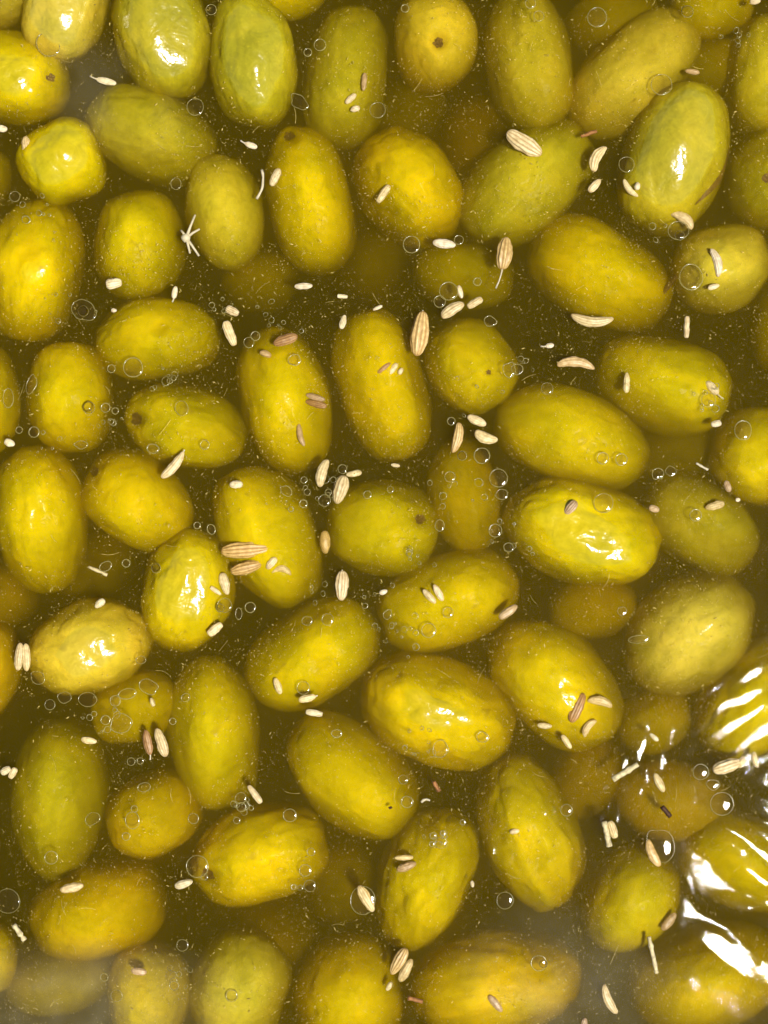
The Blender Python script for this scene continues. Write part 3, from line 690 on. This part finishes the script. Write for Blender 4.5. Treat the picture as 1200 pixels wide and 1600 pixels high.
def build_drop(x, y, rx, ry=None, ang=0, wob=0, bubble=False):
    ry = ry or rx
    hz = max(surf(x, y), (olive_top(x, y) or -1) if (olive_top(x, y) or -1) > 0 else -1) + .00006
    n = 40; ca, sa = math.cos(math.radians(ang)), math.sin(math.radians(ang)); off = Vector((x * .31, y * .27, 0))
    def edge(t, f, g=1.0):
        w = 1 + (.05 + .22 * wob) * noise.noise(Vector((math.cos(t) * 1.1, math.sin(t) * 1.1, 0)) + off)
        lx = rx * w * f * math.cos(t); ly = ry * w * f * math.sin(t)
        return ((lx * ca - ly * sa) * S, (lx * sa + ly * ca) * S)
    hgt = min(rx, ry) * S * (.85 if bubble else .10)
    vs = [(0, 0, hgt)]; fs = []
    fr = [.25, .5, .72, .88, .97, 1.0]
    for f in fr:
        for q_ in range(n):
            ex, ey = edge(2 * math.pi * q_ / n, f); vs.append((ex, ey, hgt * math.sqrt(max(0, 1 - f * f)) - (.00002 if f == 1 else 0)))
    for q_ in range(n): fs.append((0, 1 + q_, 1 + (q_ + 1) % n))
    for j in range(len(fr) - 1):
        for q_ in range(n):
            a_ = 1 + j * n; b_ = a_ + n
            fs.append((a_ + q_, b_ + q_, b_ + (q_ + 1) % n, a_ + (q_ + 1) % n))
    o = mesh_object('air_bubble' if bubble else 'oil_droplet', vs, fs, M_OIL); o.location = at(x, y, hz)
    # raised meniscus round the droplet, its pale tint painting the bright refracted ring
    rim = random.uniform(.55, .95) * S; sides = 6; vs = []; fs = []
    for q_ in range(n):
        t = 2 * math.pi * q_ / n
        ex, ey = edge(t, 1.0); d = Vector((ex, ey, 0)).normalized()
        rm = rim * (1 + .55 * noise.noise(Vector((math.cos(t), math.sin(t), 3)) + off))
        for k in range(sides):
            p = 2 * math.pi * k / sides
            v = Vector((ex, ey, 0)) + d * rm * math.cos(p) + Vector((0, 0, rm * .8 * math.sin(p))); vs.append(v)
    for q_ in range(n):
        for k in range(sides):
            fs.append((q_ * sides + k, ((q_ + 1) % n) * sides + k, ((q_ + 1) % n) * sides + (k + 1) % sides, q_ * sides + (k + 1) % sides))
    mesh_object('rim', vs, fs, M_RIM, o)
    if bubble:
        tag_ = 'shiny domed air bubble'; name_later(o, tag_, x, y, 'bubble', 'air bubbles on the brine')
    else:
        r = (rx + ry) / 2
        size = 'large' if r > 13 else 'tiny' if r < 6.5 else 'small' if r < 9.5 else 'medium'
        shape = 'uneven' if wob else 'oval' if max(rx, ry) / min(rx, ry) > 1.15 else 'round'
        name_later(o, f'{size} {shape} oil ring', x, y, 'oil droplet', 'oil droplets on the brine')
    return o
for d in DROPS: build_drop(*d)
for d in BUBBLES: build_drop(*d, bubble=True)
settle_names()

# ------------------------------------------------------------------ suspended specks and fibres (uncountable)
vs = []; fs = []
def inside(p):
    for (x, y, a, b, ang, ref, top, c, aw, rw) in OL:
        d = p - c
        if abs(d.x) > aw or abs(d.y) > aw: continue
        ca, sa = math.cos(math.radians(ang)), math.sin(math.radians(ang))
        u = (d.x * ca + d.y * sa) / aw; v = (-d.x * sa + d.y * ca) / rw
        if u * u + v * v + (d.z / rw) ** 2 < 1.02: return True
    return False
made = 0
while made < 44000:
    z = -random.random() ** 2.2 * .0045 - .0001
    p = at(random.uniform(-40, 1240), random.uniform(-40, 1640), z)
    if noise.noise(p * 110) + .5 * noise.noise(p * 330) < random.uniform(-.45, .45): continue
    if inside(p): continue
    r = S * (.38 + .66 * random.random() ** 4)
    t = random.uniform(0, 3.14); st = random.uniform(1, 1.6) if random.random() < .8 else random.uniform(2, 4)
    ux = Vector((math.cos(t), math.sin(t), 0)) * r * st; uy = Vector((-math.sin(t), math.cos(t), 0)) * r; uz = Vector((0, 0, r))
    b = len(vs); vs += [p + ux, p - ux, p + uy, p - uy, p + uz, p - uz]
    fs += [(b, b + 2, b + 4), (b + 2, b + 1, b + 4), (b + 1, b + 3, b + 4), (b + 3, b, b + 4), (b + 2, b, b + 5), (b + 1, b + 2, b + 5), (b + 3, b + 1, b + 5), (b, b + 3, b + 5)]
    made += 1
for k in range(80):                     # thin shreds of skin fibre among the specks
    z = -random.random() * .0012 - .0001
    p = at(random.uniform(0, 1200), random.uniform(0, 1600), z)
    if inside(p): continue
    t = random.uniform(0, 6.28); ln = random.uniform(5, 15) * S; cv = random.uniform(-.25, .25); r = .33 * S; b = len(vs)
    for f in (-1, -.33, .33, 1):
        e = Vector((math.cos(t), math.sin(t), 0)); n_ = Vector((-e.y, e.x, 0)); c_ = p + e * ln * f + n_ * ln * cv * f * f
        vs += [c_ + n_ * r, c_ - n_ * r * .5 + Vector((0, 0, r)), c_ - n_ * r * .5 - Vector((0, 0, r))]
    for j in range(3):
        for q_ in range(3):
            fs.append((b + j * 3 + q_, b + j * 3 + (q_ + 1) % 3, b + j * 3 + 3 + (q_ + 1) % 3, b + j * 3 + 3 + q_))
o = mesh_object('suspended_specks', vs, fs, M_SPECK, smooth=False)
o['kind'] = 'stuff'; o['label'] = 'fine pale specks drifting in the brine'; o['category'] = 'specks'

# ------------------------------------------------------------------ clusters of minute bubbles (uncountable foam)
vs = []; fs = []
CL = [(430, 500, 26), (700, 770, 34), (795, 845, 30), (735, 632, 30), (650, 870, 26), (480, 775, 26), (250, 592, 22), (160, 655, 24), (495, 925, 26), (575, 930, 30), (610, 990, 30),
      (655, 1165, 26), (160, 1095, 40), (350, 480, 24), (110, 480, 28), (70, 690, 30), (1035, 355, 24), (830, 575, 22), (690, 1310, 14), (640, 1000, 30), (1105, 630, 30), (60, 330, 24), (1150, 55, 24), (520, 760, 24), (380, 1260, 20), (275, 1520, 20)]
for (cx, cy, cr) in CL:
    for k in range(random.randint(4, 9)):
        x, y = random.gauss(cx, cr * .6), random.gauss(cy, cr * .5)
        r = random.uniform(1.6, 4.6) if random.random() < .8 else random.uniform(4.5, 6.5)
        zt = olive_top(x, y)
        c = at(x, y, max(surf(x, y), zt if zt and zt > 0 else -1) + .00006); e = random.uniform(.7, 1.2); t0 = random.uniform(0, 3.14)
        n = 16; b = len(vs); m = random.uniform(.4, .7) * S
        for q_ in range(n):
            t = 2 * math.pi * q_ / n; d = Vector((math.cos(t) * math.cos(t0) - e * math.sin(t) * math.sin(t0), math.cos(t) * math.sin(t0) + e * math.sin(t) * math.cos(t0), 0))
            mm = m * (1 + .5 * math.sin(t + t0 * 2))
            for w_ in range(4):
                p = math.pi / 2 * w_; vs.append(c + d * (r * S + mm * math.cos(p)) + Vector((0, 0, mm * math.sin(p))))
        for q_ in range(n):
            for w_ in range(4):
                fs.append((b + q_ * 4 + w_, b + ((q_ + 1) % n) * 4 + w_, b + ((q_ + 1) % n) * 4 + (w_ + 1) % 4, b + q_ * 4 + (w_ + 1) % 4))
o = mesh_object('fine_bubbles', vs, fs, M_RIM)
o['kind'] = 'stuff'; o['label'] = 'clusters of minute bubbles on the brine surface'; o['category'] = 'bubbles'

# ------------------------------------------------------------------ thin pale sheets painting reflected haze onto the brine
M_HAZE = bpy.data.materials.new('painted_haze'); M_HAZE.use_nodes = True; nt = M_HAZE.node_tree
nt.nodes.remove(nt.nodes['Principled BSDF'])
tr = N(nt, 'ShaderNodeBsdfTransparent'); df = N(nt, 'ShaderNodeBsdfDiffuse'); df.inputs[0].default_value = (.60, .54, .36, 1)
fa = N(nt, 'ShaderNodeAttribute'); fa.attribute_name = 'film'; mx = N(nt, 'ShaderNodeMixShader')  # attribute holds the strength of the painted haze
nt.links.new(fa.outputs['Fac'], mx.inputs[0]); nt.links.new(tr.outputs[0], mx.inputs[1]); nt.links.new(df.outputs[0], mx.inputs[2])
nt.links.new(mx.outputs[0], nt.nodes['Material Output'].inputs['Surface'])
def film(x, y, rx, ry, ang, amt, label):  # sheet whose pale tint stands in for light reflected off the brine
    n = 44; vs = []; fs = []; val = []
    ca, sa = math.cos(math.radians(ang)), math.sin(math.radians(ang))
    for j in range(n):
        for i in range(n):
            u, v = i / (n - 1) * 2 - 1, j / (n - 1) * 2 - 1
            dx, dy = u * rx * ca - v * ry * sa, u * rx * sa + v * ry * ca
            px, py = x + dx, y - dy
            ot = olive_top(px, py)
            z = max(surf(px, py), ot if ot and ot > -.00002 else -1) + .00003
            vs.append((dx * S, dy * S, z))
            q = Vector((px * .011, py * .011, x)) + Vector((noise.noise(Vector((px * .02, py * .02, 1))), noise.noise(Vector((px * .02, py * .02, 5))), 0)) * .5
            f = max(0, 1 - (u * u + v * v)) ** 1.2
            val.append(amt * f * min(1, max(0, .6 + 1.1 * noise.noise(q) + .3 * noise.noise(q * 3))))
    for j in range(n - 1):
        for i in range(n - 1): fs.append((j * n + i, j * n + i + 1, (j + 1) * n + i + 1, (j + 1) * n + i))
    o = mesh_object('painted_haze', vs, fs, M_HAZE)
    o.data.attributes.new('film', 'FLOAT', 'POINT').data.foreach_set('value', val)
    o.location = ((x - 600) * S, (800 - y) * S, 0); tag(o, label, 'film', 'painted haze on the brine')
film(80, 1580, 330, 120, 4, .15, 'painted grey reflection haze across the bottom left corner')
film(900, 1560, 210, 150, -30, .10, 'painted grey reflection haze near the bottom right, beside the long amber olive')
film(170, 150, 150, 90, -30, .06, 'wispy film with painted haze over the brownish green olive, upper left')

# ------------------------------------------------------------------ things with parts: an empty at the base carries them
for o in [q for q in COL.objects if q.type == 'MESH' and q.parent is None and q.children]:
    kind = o.name.split('.')[0]; part = {'olive': 'flesh', 'fennel_seed': 'husk', 'oil_droplet': 'oil_lens', 'air_bubble': 'bubble_dome', 'spiky_stalk': 'knot'}[kind]
    full = o.name; o.name = part
    e = bpy.data.objects.new(full, None); COL.objects.link(e); e.empty_display_size = .002
    e.location = o.location.copy(); e.rotation_euler = o.rotation_euler.copy()
    for k in ('label', 'category', 'group'):
        if k in o: e[k] = o[k]; del o[k]
    for c in list(o.children): c.parent = e
    o.location = (0, 0, 0); o.rotation_euler = (0, 0, 0); o.parent = e
